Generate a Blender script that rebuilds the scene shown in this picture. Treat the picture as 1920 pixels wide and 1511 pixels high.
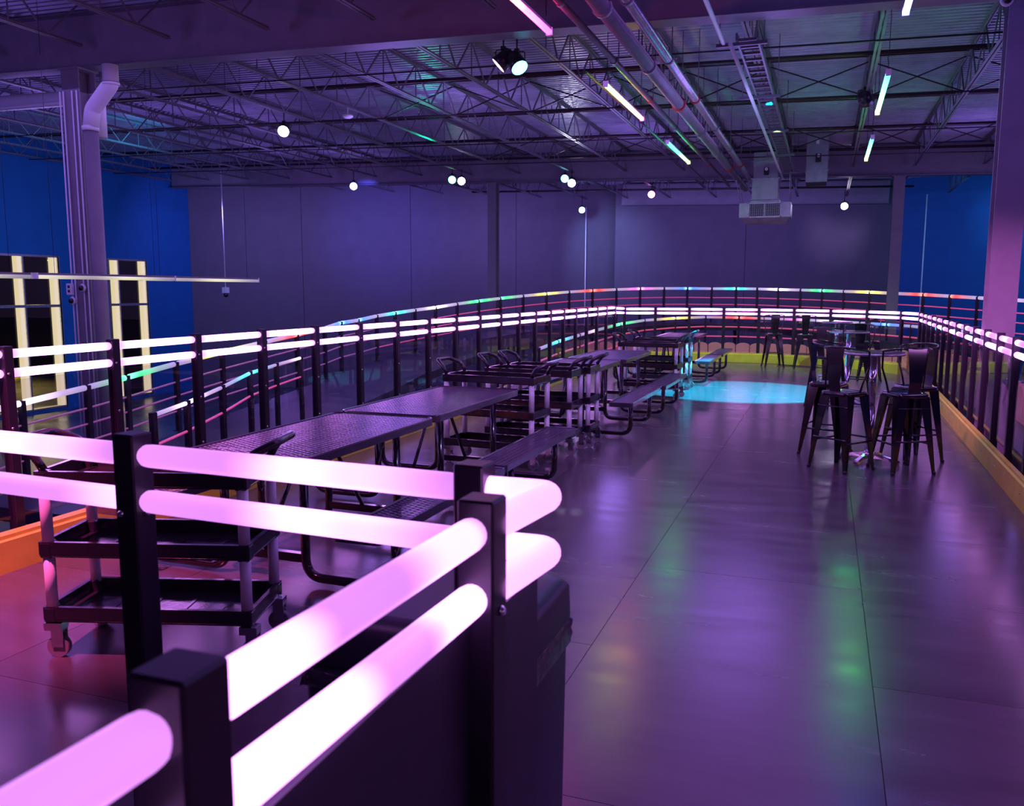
import bpy, bmesh, math, random
from mathutils import Vector, Matrix
random.seed(7)
D = bpy.data
SC = bpy.context.scene
for o in list(D.objects): D.objects.remove(o)
COL = SC.collection
PI = math.pi
R = math.radians

# ------------------------------------------------------------------ camera
cam_d = D.cameras.new('camera'); cam = D.objects.new('camera', cam_d); COL.objects.link(cam)
cam_d.sensor_width = 36; cam_d.lens = 36*1597/1920; cam_d.clip_start = .02; cam_d.clip_end = 400
cam.matrix_world = (Matrix.Translation((0, 0, 1.65)) @ Matrix.Rotation(R(20.1), 4, 'Z')
                    @ Matrix.Rotation(R(90-7.5), 4, 'X') @ Matrix.Rotation(R(0.12), 4, 'Z'))
cam_d.dof.use_dof = True; cam_d.dof.focus_distance = 7.5; cam_d.dof.aperture_fstop = 6.5
SC.camera = cam
SC.cycles.transparent_max_bounces = 48
# ------------------------------------------------------------------ world (night sky)
w = D.worlds.new('night'); SC.world = w; w.use_nodes = True
w.node_tree.nodes['Background'].inputs[0].default_value = (.010, .006, .016, 1)
w.node_tree.nodes['Background'].inputs[1].default_value = 1.0
SC.view_settings.view_transform = 'Standard'; SC.view_settings.look = 'None'
SC.view_settings.gamma = 1; SC.view_settings.exposure = 0.0; SC.view_settings.use_curve_mapping = False

# ------------------------------------------------------------------ room spots and added unseen fill lights
def area(name, loc, size, col, power, rot=(0, 0, 0), sy=None, spread=180):
    l = D.lights.new(name, 'AREA'); l.color = col; l.energy = power
    l.shape = 'RECTANGLE'; l.size = size; l.size_y = sy or size; l.spread = R(spread)
    o = D.objects.new(name, l); COL.objects.link(o); o.location = loc; o.rotation_euler = rot
    return o
def spot(name, loc, target, col, power, ang, blend=.5, rad=.05):
    l = D.lights.new(name, 'SPOT'); l.color = col; l.energy = power
    l.spot_size = R(ang); l.spot_blend = blend; l.shadow_soft_size = rad
    o = D.objects.new(name, l); COL.objects.link(o); o.location = loc
    o.rotation_euler = (Vector(target)-Vector(loc)).to_track_quat('-Z', 'Y').to_euler()
    return o
def fill_point(name, loc, col, power, rad=.5):
    l = D.lights.new(name, 'POINT'); l.color = col; l.energy = power; l.shadow_soft_size = rad
    o = D.objects.new(name, l); COL.objects.link(o); o.location = loc; return o
area('purple_fill', (-2, 11, 4.55), 5, (.52, .17, 1), 200, sy=14)  # unseen area fills added for purple ambient light
area('purple_fill', (-11, 14, 4.7), 8, (.36, .20, 1), 270, sy=14)
for x, y, p in ((-17, 6, 130), (-9, 5, 200), (1.3, 4.6, 60), (5, 7, 80), (-17, 15, 150), (-8.2, 15.5, 130), (-1.2, 13.5, 55), (6, 15, 100), (-16, 22, 110), (-5.2, 20.5, 110), (3.4, 21, 90)):
    fill_point('violet_fill', (x, y, 3.7), (.36, .20, 1), p*1.08, .8)  # unseen point fills added in mid-air to light ceiling and hall
area('wall_fill', (-6, 29, 4.3), 12, (.34, .24, 1), 190, rot=(R(65), 0, 0), sy=.5)  # unseen fills added to brighten the grey walls
area('wall_fill', (-15.5, 26.3, 4.3), 12, (.32, .25, 1), 170, rot=(R(62), 0, R(27)), sy=.5)
area('blue_wall_fill', (-16, 18, 4.2), 1.5, (.05, .46, .92), 270, rot=(R(70), 0, R(90)), sy=20)  # unseen fills added to brighten the blue walls
area('blue_wall_fill', (6, 26, 4.0), 7, (.06, .44, .95), 120, rot=(R(75), 0, R(-30)), sy=.5)
spot('cyan_spot', (-1.0, 14.75, 4.7), (-1.25, 14.6, 0), (0, .62, .95), 12500, 39, .2)
spot('magenta_spot', (-3.6, 1.2, 4.6), (-4.1, 3.35, 0), (1, .11, .40), 3200, 40, .9)
spot('magenta_spot', (-.5, 5.5, 4.4), (1.85, 10.5, 1.0), (1, .25, 1), 1500, 26, 1)
spot('magenta_spot', (3.4, 3.5, 4.4), (1.2, 3.0, 0), (.75, .15, 1), 200, 60, .9)
spot('violet_fill_spot', (.9, 2.2, 4.5), (-2.4, 8.8, .5), (.62, .32, 1), 600, 62, 1, .1)  # fill added on the camera side to brighten cart and stool legs
spot('lime_spot', (-1.0, 16.8, 4.6), (-1.0, 21.0, .1), (.5, 1, .25), 420, 75, .6)
spot('violet_spot', (.42, 30.4, 4.35), (.2, 33.4, 3.75), (.62, .48, 1), 110, 52, 1)
spot('blue_spot', (-13.85, 24.1, 4.8), (-16.0, 29.6, 3.9), (.10, .10, 1), 700, 60, 1)
spot('sky_blue_spot', (-8.6, 30.5, 4.55), (-8.0, 33.4, 3.2), (.28, .42, 1), 320, 85, 1)
spot('violet_spot', (4.2, 26.5, 4.2), (5.4, 31.3, 4.0), (.45, .5, 1), 240, 32, 1)
spot('green_spot', (-9.6, 20, 4.5), (-8.6, 15, 5.8), (0, 1, .45), 90, 60, 1)
spot('white_spot', (-6.6, 22.5, 4.5), (-6.0, 17, 5.8), (.8, .8, 1), 120, 50, 1)
spot('warm_street_lamp', (-30, 26, 3.5), (-34, 18, -2.1), (1, .8, .3), 6000, 150, 1)

# ------------------------------------------------------------------ materials
def mat(name, col=(.5, .5, .5), rough=.5, metal=0, noise=0, nscale=20, bump=0, spec=.5, coat=0, rnoise=0, objrand=0, stretch=None):
    m = D.materials.new(name); m.use_nodes = True
    nt = m.node_tree; N = nt.nodes; L = nt.links; b = N['Principled BSDF']
    b.inputs['Base Color'].default_value = (*col, 1); b.inputs['Roughness'].default_value = rough
    b.inputs['Metallic'].default_value = metal; b.inputs['Specular IOR Level'].default_value = spec
    if coat: b.inputs['Coat Weight'].default_value = coat; b.inputs['Coat Roughness'].default_value = .08
    tc = N.new('ShaderNodeTexCoord'); n = N.new('ShaderNodeTexNoise'); n.inputs['Scale'].default_value = nscale
    n.inputs['Detail'].default_value = 5
    if stretch:
        mp = N.new('ShaderNodeMapping'); mp.inputs['Scale'].default_value = stretch
        L.new(tc.outputs['Object'], mp.inputs[0]); L.new(mp.outputs[0], n.inputs['Vector'])
    else: L.new(tc.outputs['Object'], n.inputs['Vector'])
    if noise or objrand:
        mx = N.new('ShaderNodeMixRGB'); mx.blend_type = 'MULTIPLY'; mx.inputs[0].default_value = 1
        mx.inputs[1].default_value = (*col, 1)
        mr = N.new('ShaderNodeMapRange'); mr.inputs['From Min'].default_value = .25; mr.inputs['From Max'].default_value = .75
        mr.inputs['To Min'].default_value = 1-noise; mr.inputs['To Max'].default_value = 1+noise
        L.new(n.outputs['Fac'], mr.inputs['Value'])
        out = mr.outputs[0]
        if objrand:
            oi = N.new('ShaderNodeObjectInfo'); m2 = N.new('ShaderNodeMapRange')
            m2.inputs['To Min'].default_value = 1-objrand; m2.inputs['To Max'].default_value = 1+objrand
            L.new(oi.outputs['Random'], m2.inputs['Value'])
            mu = N.new('ShaderNodeMath'); mu.operation = 'MULTIPLY'; L.new(out, mu.inputs[0]); L.new(m2.outputs[0], mu.inputs[1]); out = mu.outputs[0]
        L.new(out, mx.inputs[2]); L.new(mx.outputs[0], b.inputs['Base Color'])
    if rnoise:
        mr = N.new('ShaderNodeMapRange'); mr.inputs['From Min'].default_value = .3; mr.inputs['From Max'].default_value = .7
        mr.inputs['To Min'].default_value = max(.02, rough-rnoise); mr.inputs['To Max'].default_value = rough+rnoise
        L.new(n.outputs['Fac'], mr.inputs['Value']); L.new(mr.outputs[0], b.inputs['Roughness'])
    if bump:
        bp = N.new('ShaderNodeBump'); bp.inputs['Strength'].default_value = bump; bp.inputs['Distance'].default_value = .01
        L.new(n.outputs['Fac'], bp.inputs['Height']); L.new(bp.outputs[0], b.inputs['Normal'])
    return m
def emit(name, col, s):
    m = D.materials.new(name); m.use_nodes = True; b = m.node_tree.nodes['Principled BSDF']
    b.inputs['Base Color'].default_value = (.6, .6, .6, 1); b.inputs['Roughness'].default_value = .4
    b.inputs['Emission Color'].default_value = (*col, 1); b.inputs['Emission Strength'].default_value = s
    return m
def grad_tube(name, stops, gain=1.0, rnd=True):
    """diffuser tube lit by LEDs: colour and strength run along its length (Generated x)"""
    m = D.materials.new(name); m.use_nodes = True; nt = m.node_tree; N = nt.nodes; L = nt.links; b = N['Principled BSDF']
    b.inputs['Base Color'].default_value = (.5, .5, .5, 1); b.inputs['Roughness'].default_value = .35
    tc = N.new('ShaderNodeTexCoord'); sp = N.new('ShaderNodeSeparateXYZ'); cr = N.new('ShaderNodeValToRGB')
    L.new(tc.outputs['Generated'], sp.inputs[0]); L.new(sp.outputs[0], cr.inputs[0])
    cr.color_ramp.interpolation = 'EASE'
    el = cr.color_ramp.elements
    while len(el) < len(stops): el.new(.5)
    for e, (p, c) in zip(el, stops): e.position = p; e.color = (*c, 1)
    L.new(cr.outputs[0], b.inputs['Emission Color']); b.inputs['Emission Strength'].default_value = gain
    return m
M = {}
M['black_metal'] = mat('black_powder_coat', (.014, .010, .018), .32, .0, noise=.2, spec=.6)
M['post'] = mat('black_post_paint', (.02, .014, .026), .38, 0, noise=.15, spec=.5)
M['gloss_black'] = mat('gloss_black_steel', (.012, .010, .014), .16, .3, spec=.8, coat=.5)
M['mesh_steel'] = mat('plastic_coated_mesh', (.36, .31, .46), .26, .5, spec=1)
M['rim'] = mat('coated_table_rim', (.06, .05, .08), .18, .2, spec=1, coat=.6)
M['chrome'] = mat('chrome', (.8, .8, .82), .12, 1)
M['alu'] = mat('silver_tube', (.9, .88, .92), .4, .1)
M['steel_grey'] = mat('grey_painted_steel', (.20, .18, .22), .45, .2, noise=.15, nscale=6)
M['col_grey'] = mat('grey_column_paint', (.25, .22, .26), .5, .0, noise=.12, nscale=4)
M['galv'] = mat('galvanised_metal', (.5, .5, .54), .35, .8, noise=.25, nscale=14)
M['deck'] = mat('galvanised_deck', (.42, .41, .50), .4, .25, noise=.2, nscale=3)
M['pipe_dark'] = mat('dark_sprinkler_pipe', (.035, .012, .018), .4, .1)
M['red'] = mat('red_coupling', (.45, .02, .03), .4)
M['white'] = mat('white_pvc', (.9, .9, .92), .4)
M['wall_grey'] = mat('grey_wall_paint', (.155, .13, .17), .75, noise=.08, nscale=2)
M['wall_blue'] = mat('blue_wall_paint', (.005, .14, .42), .7, noise=.08, nscale=2)
M['kerb'] = mat('yellow_kerb_board', (.80, .74, .07), .4, noise=.12, nscale=5)
M['orange'] = mat('orange_barrier_plastic', (.85, .40, .30), .4, noise=.1)
M['floor'] = mat('sealed_grey_floor', (.105, .088, .10), .235, 0, noise=.16, nscale=2.2, rnoise=.05, objrand=.14, spec=.85, stretch=(.5, 2.2, 1))
M['low_floor'] = mat('dark_rink_floor', (.07, .08, .11), .28, noise=.3, nscale=.8, rnoise=.08)
M['track'] = mat('dark_track_deck', (.05, .05, .07), .4, noise=.2, nscale=2)
M['plastic'] = mat('black_cart_plastic', (.022, .018, .026), .16, rnoise=.08, nscale=9, bump=.2, spec=.8)
M['bin'] = mat('dark_bin_plastic', (.03, .025, .045), .38, noise=.15)
M['bag'] = mat('black_bin_liner', (.02, .018, .03), .12, bump=1.0, nscale=38, spec=1)
M['rubber'] = mat('grey_caster_rubber', (.25, .23, .26), .5)
M['asphalt'] = mat('asphalt', (.10, .095, .05), .9, noise=.4, nscale=.7)
M['duct'] = mat('duct_sheet_metal', (.42, .42, .46), .35, .7, noise=.2, nscale=5)
M['dark'] = mat('dark_interior', (.02, .02, .03), .5)
M['cream_glow'] = emit('cream_mullion_glow', (1, .82, .38), .72)  # mullion sides: the lamplight falling on them is put in as emission
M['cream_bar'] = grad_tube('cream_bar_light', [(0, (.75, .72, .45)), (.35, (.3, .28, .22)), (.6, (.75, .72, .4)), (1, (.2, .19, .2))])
M['pink_dim'] = emit('glowing_magenta_rail', (.8, .008, .11), .62)  # thin steel rails: the reddish light on them is put in as emission
M['pink_dark'] = emit('faint_glowing_rail', (.75, .015, .14), .16)  # same rails at the left, with weaker emission for their light
def glassmat(name, tint, fmin=.04):
    m = D.materials.new(name); m.use_nodes = True; nt = m.node_tree; N = nt.nodes; L = nt.links
    N.remove(N['Principled BSDF']); out = N['Material Output']
    t = N.new('ShaderNodeBsdfTransparent'); t.inputs[0].default_value = (*tint, 1)
    g = N.new('ShaderNodeBsdfGlossy'); g.inputs['Roughness'].default_value = .01
    f = N.new('ShaderNodeFresnel'); f.inputs['IOR'].default_value = 1.5
    ge = N.new('ShaderNodeNewGeometry'); iv = N.new('ShaderNodeMath'); iv.operation = 'SUBTRACT'; iv.inputs[0].default_value = 1
    L.new(ge.outputs['Backfacing'], iv.inputs[1]); fm = N.new('ShaderNodeMath'); fm.operation = 'MULTIPLY'
    L.new(f.outputs[0], fm.inputs[0]); L.new(iv.outputs[0], fm.inputs[1])
    mx = N.new('ShaderNodeMixShader'); L.new(fm.outputs[0], mx.inputs[0]); L.new(t.outputs[0], mx.inputs[1]); L.new(g.outputs[0], mx.inputs[2])
    L.new(mx.outputs[0], out.inputs[0]); return m
M['glass'] = glassmat('clear_acrylic', (.93, .90, .96))
M['win'] = glassmat('window_glass', (.8, .8, .8))
PK = (.78, .27, 1.0)
def pk(s): return tuple(c*s for c in PK)
M['tube_a'] = grad_tube('pink_light_tube', [(0, pk(7)), (.12, pk(4)), (.45, pk(1.1)), (.75, pk(1.15)), (1, pk(3))])
M['tube_b'] = grad_tube('pink_light_tube', [(0, pk(1.2)), (.3, pk(1.1)), (.55, pk(4)), (.72, pk(3)), (1, pk(1.0))])
M['tube_c'] = grad_tube('pink_light_tube', [(0, pk(2)), (.25, pk(10)), (.6, pk(10)), (.9, pk(4)), (1, pk(2))])
M['near_hot'] = grad_tube('pink_light_tube', [(0, pk(4.5)), (.2, pk(3.6)), (.32, pk(1.05)), (.55, pk(1.0)), (.78, pk(3.4)), (.92, pk(3.4)), (1, pk(1.3))])
M['near_low'] = grad_tube('pink_light_tube', [(0, pk(4.5)), (.38, pk(3.6)), (.5, pk(1.15)), (.66, pk(1.1)), (.82, pk(4.5)), (1, pk(4.5))])
M['near_pink'] = grad_tube('pink_light_tube', [(0, pk(1.05)), (1, pk(1.12))])
M['near_corner'] = grad_tube('pink_light_tube', [(0, pk(4)), (.5, pk(3.2)), (1, pk(2.2))])
RB = dict(blue=(.05, .25, 1), cyan=(.02, .9, 1), pinkwhite=(1, .6, 1), green=(.03, 1, .22), yellow=(1, .75, .12), red=(1, .06, .02), pink=(1, .15, .7), white=(1, .8, 1))
for k, c in RB.items():
    M['rb_'+k] = grad_tube('rainbow_tube_'+k, [(0, (.45, .36, .62)), (.35, (.30+.3*c[0], .25+.3*c[1], .35+.3*c[2])), (.8, tuple(1.6*v for v in c)), (1, tuple(4*v+.3 for v in c))])
bar_stops = {
 'sunset': [(0, (1, .25, .02)), (.4, (1, .13, .02)), (.7, (1, .02, .12)), (1, (1, .01, .3))],
 'lime': [(0, (.12, 1, .06)), (.35, (1, .9, .04)), (.7, (1, .35, .04)), (1, (1, .03, .12))],
 'teal': [(0, (.01, .6, .6)), (.4, (.01, 1, .3)), (.8, (.08, 1, .04)), (1, (.5, 1, .03))],
 'green': [(0, (.01, .55, .8)), (.25, (.02, 1, .35)), (.7, (.06, 1, .12)), (1, (.45, 1, .03))],
 'blue': [(0, (.06, .05, 1)), (.5, (.05, .15, 1)), (1, (.10, .15, 1))]}
for k, s in bar_stops.items(): M['bar_'+k] = grad_tube('led_bar_'+k, s, 29)

# ------------------------------------------------------------------ mesh helpers
class MB:
    def __init__(s): s.v = []; s.f = []; s.sm = []
    def quad_prism(s, a, b, wx, wy, up=(0, 0, 1)):
        """rectangular bar from a to b; wx = width sideways, wy = thickness along up"""
        a, b = Vector(a), Vector(b); d = (b-a).normalized(); u = Vector(up)
        if abs(d.dot(u)) > .99: u = Vector((0, 1, 0))
        r = d.cross(u).normalized(); u = r.cross(d).normalized(); i = len(s.v)
        for p in (a, b):
            for sx, sy in ((-1, -1), (1, -1), (1, 1), (-1, 1)): s.v.append(p+r*(sx*wx/2)+u*(sy*wy/2))
        s.f += [(i, i+3, i+2, i+1), (i+4, i+5, i+6, i+7)]+[(i+k, i+(k+1) % 4, i+4+(k+1) % 4, i+4+k) for k in range(4)]
        s.sm += [0]*6; return s
    def box(s, x0, x1, y0, y1, z0, z1):
        i = len(s.v)
        for z in (z0, z1): s.v += [Vector((x0, y0, z)), Vector((x1, y0, z)), Vector((x1, y1, z)), Vector((x0, y1, z))]
        s.f += [(i, i+3, i+2, i+1), (i+4, i+5, i+6, i+7)]+[(i+k, i+(k+1) % 4, i+4+(k+1) % 4, i+4+k) for k in range(4)]
        s.sm += [0]*6; return s
    def bbox(s, x0, x1, y0, y1, z0, z1, b=.005):
        """box with bevelled vertical edges and rims"""
        ring = [(x0+b, y0), (x1-b, y0), (x1, y0+b), (x1, y1-b), (x1-b, y1), (x0+b, y1), (x0, y1-b), (x0, y0+b)]
        ins = [(min(max(x, x0+b), x1-b), min(max(y, y0+b), y1-b)) for x, y in ring]
        L = [[(x, y, z0) for x, y in ins], [(x, y, z0+b) for x, y in ring], [(x, y, z1-b) for x, y in ring], [(x, y, z1) for x, y in ins]]
        i = len(s.v)
        for l in L: s.v += [Vector(p) for p in l]
        s.f.append(tuple(i+7-k for k in range(8))); s.f.append(tuple(i+24+k for k in range(8)))
        for r in range(3): s.f += [(i+8*r+k, i+8*r+(k+1) % 8, i+8*r+8+(k+1) % 8, i+8*r+8+k) for k in range(8)]
        s.sm += [0]*(2+24); return s
    def tube(s, pts, r, n=10, caps=True, closed=False):
        pts = [Vector(p) for p in pts]; rs = r if isinstance(r, (list, tuple)) else [r]*len(pts)
        i = len(s.v); u = None; m = len(pts)
        for k, p in enumerate(pts):
            if closed: d = (pts[(k+1) % m]-pts[k-1]).normalized()
            else: d = (pts[min(k+1, m-1)]-pts[max(k-1, 0)]).normalized()
            if u is None:
                u = Vector((0, 0, 1)) if abs(d.z) < .9 else Vector((1, 0, 0))
            u = (u-d*u.dot(d)).normalized(); w_ = d.cross(u)
            for j in range(n):
                a = 2*PI*j/n; s.v.append(p+(u*math.cos(a)+w_*math.sin(a))*rs[k])
        for k in range(m if closed else m-1):
            k2 = (k+1) % m
            for j in range(n): s.f.append((i+k*n+j, i+k*n+(j+1) % n, i+k2*n+(j+1) % n, i+k2*n+j)); s.sm.append(1)
        if caps and not closed:
            s.f.append(tuple(i+n-1-j for j in range(n))); s.f.append(tuple(i+(m-1)*n+j for j in range(n))); s.sm += [0, 0]
        return s
    def lathe(s, prof, n=24, c=(0, 0, 0), capb=True, capt=True):
        i = len(s.v); c = Vector(c)
        for r, z in prof:
            for j in range(n): a = 2*PI*j/n; s.v.append(c+Vector((r*math.cos(a), r*math.sin(a), z)))
        for k in range(len(prof)-1):
            for j in range(n): s.f.append((i+k*n+j, i+k*n+(j+1) % n, i+(k+1)*n+(j+1) % n, i+(k+1)*n+j)); s.sm.append(1)
        if capb: s.f.append(tuple(i+n-1-j for j in range(n))); s.sm.append(0)
        if capt: s.f.append(tuple(i+(len(prof)-1)*n+j for j in range(n))); s.sm.append(0)
        return s
    def loft(s, rings, smooth=1, caps=True):
        i = len(s.v); n = len(rings[0])
        for r in rings: s.v += [Vector(p) for p in r]
        for k in range(len(rings)-1):
            for j in range(n): s.f.append((i+k*n+j, i+k*n+(j+1) % n, i+(k+1)*n+(j+1) % n, i+(k+1)*n+j)); s.sm.append(smooth)
        if caps: s.f.append(tuple(i+n-1-j for j in range(n))); s.f.append(tuple(i+(len(rings)-1)*n+j for j in range(n))); s.sm += [0, 0]
        return s
    def mesh(s, name, m):
        me = D.meshes.new(name); me.from_pydata([tuple(v) for v in s.v], [], s.f)
        me.polygons.foreach_set('use_smooth', [bool(x) for x in s.sm]); me.update(); me.materials.append(m); return me
    def build(s, name, m, parent=None, loc=(0, 0, 0), **k):
        return link(name, s.mesh(name, m), parent, loc, **k)
def link(name, me, parent=None, loc=(0, 0, 0), rz=0, label=None, cat=None, group=None, kind=None, scale=None, rot=None):
    o = D.objects.new(name, me); COL.objects.link(o)
    if parent: o.parent = parent
    o.location = loc; o.rotation_euler = rot or (0, 0, rz)
    if scale: o.scale = scale
    if label: o['label'] = label
    if cat: o['category'] = cat
    if group: o['group'] = group
    if kind: o['kind'] = kind
    return o
def thing(name, label, cat, loc=(0, 0, 0), rz=0, group=None): return link(name, None, None, loc, rz, label, cat, group)
def kids(o): return [c for c in D.objects if c.parent is o]
def dup(root, loc, rz, label, group=None):
    r = root.copy(); COL.objects.link(r); r.location = loc; r.rotation_euler = (0, 0, rz); r['label'] = label
    if group: r['group'] = group
    for ch in tree[root.name]:
        c = ch[0].copy(); COL.objects.link(c); c.parent = r
        for g in ch[1]: d = g.copy(); COL.objects.link(d); d.parent = c
    return r
tree = {}
def remember(root):
    ks = kids(root); tree[root.name] = [(c, kids(c)) for c in ks]
def bez(a, b, c, n=6):
    a, b, c = Vector(a), Vector(b), Vector(c)
    return [(a*(1-t)**2+b*2*t*(1-t)+c*t*t) for t in [k/n for k in range(n+1)]]
def path(pts, r, n=5):
    """polyline with rounded corners"""
    P = [Vector(p) for p in pts]; out = [P[0]]
    for k in range(1, len(P)-1):
        a = P[k]+(P[k-1]-P[k]).normalized()*r; c = P[k]+(P[k+1]-P[k]).normalized()*r
        out += bez(a, P[k], c, n)
    return out+[P[-1]]
def zb(x): return 4.74-.0245*x          # underside of the girders; the roof rises to the left
def zd(x): return zb(x)+.86             # underside of the deck
LOW = -2.1

# ================================================================== SETTING
fl = link('floor', None, kind='structure', label='grey sealed floor sheets of the raised platform', loc=(0, 0, 0))
# sheets of flooring, each its own piece
shared = {}
def sheet(w_, l_):
    k = (round(w_, 2), round(l_, 2))
    if k not in shared: shared[k] = MB().box(.0015, w_-.0015, .0015, l_-.0015, -.02, 0).mesh('floor_sheet', M['floor'])
    return shared[k]
xs = [-4.55, -3.4, -2.18, -.96, .26, 1.48, 2.7]
for i in range(6):
    y = -3.6-(i % 2)*1.2
    while y < 19.3:
        a, b = max(y, -3.6), min(y+2.44, 20.35)
        
        x1 = xs[i+1]
        if i == 5: x1 = 1.62
        if b-a > .1 and x1-xs[i] > .05:
            link('floor_sheet', sheet(x1-xs[i], b-a), fl, (xs[i], a, 0))
        y += 2.44
MB().box(-4.72, 1.7, -3.6, 20.7, -.35, -.021).build('platform_slab', M['track'], fl)
MB().box(-26, 14, -6, 35, LOW-.1, LOW).build('floor', M['low_floor'], kind='structure', label='dark lower rink floor below the platform')

# corrugated roof deck
rib = []
y = -6.0
while y < 34.2:
    rib += [(y, 0), (y+.05, 0), (y+.07, .038), (y+.13, .038)]; y += .15
dm = MB()
for x in (-26.0, 14.0):
    dm.v += [Vector((x, yy, zd(x)+z)) for yy, z in rib]
n_ = len(rib)
dm.f = [(k, k+1, n_+k+1, n_+k) for k in range(n_-1)]; dm.sm = [0]*(n_-1)
dm.build('ceiling', M['deck'], kind='structure', label='corrugated metal roof deck above the joists')
up = MB(); i = 0
for x in (-26.0, 14.0): up.v += [Vector((x, -6, zd(x)+.05)), Vector((x, 34.2, zd(x)+.05)), Vector((x, 34.2, zd(x)+.2)), Vector((x, -6, zd(x)+.2))]
up.f = [(0, 1, 5, 4), (3, 2, 6, 7), (0, 4, 7, 3), (1, 2, 6, 5)]; up.sm = [0]*4
up.build('ceiling', M['dark'], kind='structure', label='roof build-up over the deck')

def wall(name, a, b, m, label, npan, z1=None, holes=None):
    a, b = Vector((*a, 0)), Vector((*b, 0)); L_ = (b-a).length; ang = math.atan2(b.y-a.y, b.x-a.x)
    root = link(name, None, kind='structure', label=label, loc=(a.x, a.y, 0), rz=ang)
    zt = max(zd(a.x), zd(b.x))+.05
    MB().box(0, L_, .06, .2, LOW, zt).build('backing', m, root) if not holes else None
    st = L_/npan
    if not holes:
        me = MB().bbox(.006, st-.006, 0, .06, LOW, zt, .006).mesh('wall_panel', m)
        for k in range(npan): link('wall_panel', me, root, (k*st, 0, 0))
    return root, L_
# back walls (interior side faces the room, panels at local y 0..0.06 => flip by order of points)
wall('wall_back', (-7.9, 33.3), (2.05, 33.3), M['wall_grey'], 'grey painted back wall behind the platform', 2)
wall('wall_back', (-22.5, 26.3), (-7.9, 33.9), M['wall_grey'], 'grey painted wall at the far left running behind the rink', 4)
wall('wall_back', (2.05, 33.3), (14, 26.5), M['wall_blue'], 'blue painted wall at the far right', 2)
MB().box(13.9, 14.1, -6, 27, LOW, zd(-5)).build('wall_right', M['wall_blue'], kind='structure')
MB().box(-26, 14, -6.2, -6, LOW, zd(-26)).build('wall_front', M['wall_grey'], kind='structure')
# left wall with two tall windows, built round the openings
wl = link('wall_left', None, kind='structure', label='deep blue painted wall with the tall windows')
wins = [(15.3, 20.33), (22.3, 24.0)]; ZT = zd(-22.5)+.06; WT = 2.70; WB = -2.02
segs = [-6.0]+[v for w_ in wins for v in w_]+[26.4]
for k in range(0, len(segs), 2): MB().box(-22.7, -22.5, segs[k], segs[k+1], LOW, ZT).build('wall_panel', M['wall_blue'], wl)
for (a, b) in wins:
    MB().box(-22.7, -22.5, a, b, WT, ZT).build('wall_panel', M['wall_blue'], wl)
    MB().box(-22.7, -22.5, a, b, LOW, WB).build('wall_panel', M['wall_blue'], wl)
for wi, (a, b) in enumerate(wins):
    wn = link('window_%d' % (wi+1), None, kind='structure', label=('wide' if wi == 0 else 'narrow')+' tall window with cream lit mullions in the blue wall')
    mulls = [b-1.25*k for k in range(int((b-a)/1.25)+1)] if wi == 0 else [b, 22.75]
    fr = MB().box(-22.72, -22.46, a, b, WT-.06, WT).box(-22.72, -22.46, a, b, WB, WB+.06).box(-22.72, -22.46, b-.03, b+.04, WB, WT).box(-22.72, -22.46, a-.04, a, WB, WT)
    fr.build('window_frame', M['galv'], wn)
    MB().box(-22.70, -22.47, a, b, 1.12, 1.20).build('transom', M['galv'], wn)
    for y in mulls:
        if y-.26 < a: continue
        MB().box(-22.68, -22.49, y-.19, y-.05, WB+.06, WT-.06).build('mullion_glow_face', M['cream_glow'], wn, label='cream mullion face with its light put in as glow')
        MB().box(-22.70, -22.46, y-.04, y+.01, WB+.06, WT-.06).build('mullion', M['galv'], wn)
    ys = sorted(set([a]+mulls))
    for p, q in zip(ys, ys[1:]):
        if q-p < .3: continue
        for z0, z1 in ((WB+.06, 1.12), (1.2, WT-.06)):
            MB().box(-22.63, -22.615, p, q-.24, z0, z1).build('pane', M['win'], wn)
# outdoors
MB().box(-110, -22.8, -30, 90, LOW-.3, LOW-.15).build('parking_lot', M['asphalt'], kind='structure', label='asphalt lot outside the windows')

M['far_lamp'] = emit('distant_lamp', (1, .6, .3), 14)
M['yellow'] = mat('yellow_line_paint', (.8, .7, .1), .7)
for x, y, z, lb in ((-60, 47.5, 6.4, 'orange street lamp seen in the upper pane of the left window'), (-60, 53.5, 6.2, 'orange street lamp right of the other in the left window')):
    t = thing('street_lamp', lb, 'street lamp', (x, y, LOW-.15))
    MB().tube([(0, 0, 0), (0, 0, z)], .09, 8).build('pole', M['dark'], t)
    MB().lathe([(.05, 0), (.2, .08), (.12, .25)], 10, (0, 0, z)).build('lamp_head', M['far_lamp'], t)
cv = MB()
for k in range(14):
    a0, a1 = R(-20+k*9), R(-11+k*9); cv.quad_prism((-38+6*math.cos(a0), 24+6*math.sin(a0), LOW-.1), (-38+6*math.cos(a1), 24+6*math.sin(a1), LOW-.1), .35, .1)
cv.build('painted_curb', M['yellow'], label='yellow curved curb on the lot outside the left window', cat='curb')
# girders
def girder(y, x0, x1, label):
    g = thing('steel_girder', label, 'girder')
    zz = lambda x: zb(x)
    MB().quad_prism((x0, y, zz(x0)+.012), (x1, y, zz(x1)+.012), .30, .024).build('bottom_flange', M['steel_grey'], g)
    MB().quad_prism((x0, y, zz(x0)+.40), (x1, y, zz(x1)+.40), .016, .76).build('web', M['col_grey'], g)
    MB().quad_prism((x0, y, zz(x0)+.79), (x1, y, zz(x1)+.79), .30, .024).build('top_flange', M['steel_grey'], g)
    return g
girder(10.55, -22.4, 13.8, 'deep steel girder crossing the top left of the view on the near columns')
girder(25.4, -22.4, 13.8, 'long steel girder across the far end carried by the two slim columns')
girder(33.1, -7.6, 1.9, 'steel girder along the top of the grey back wall')

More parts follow.
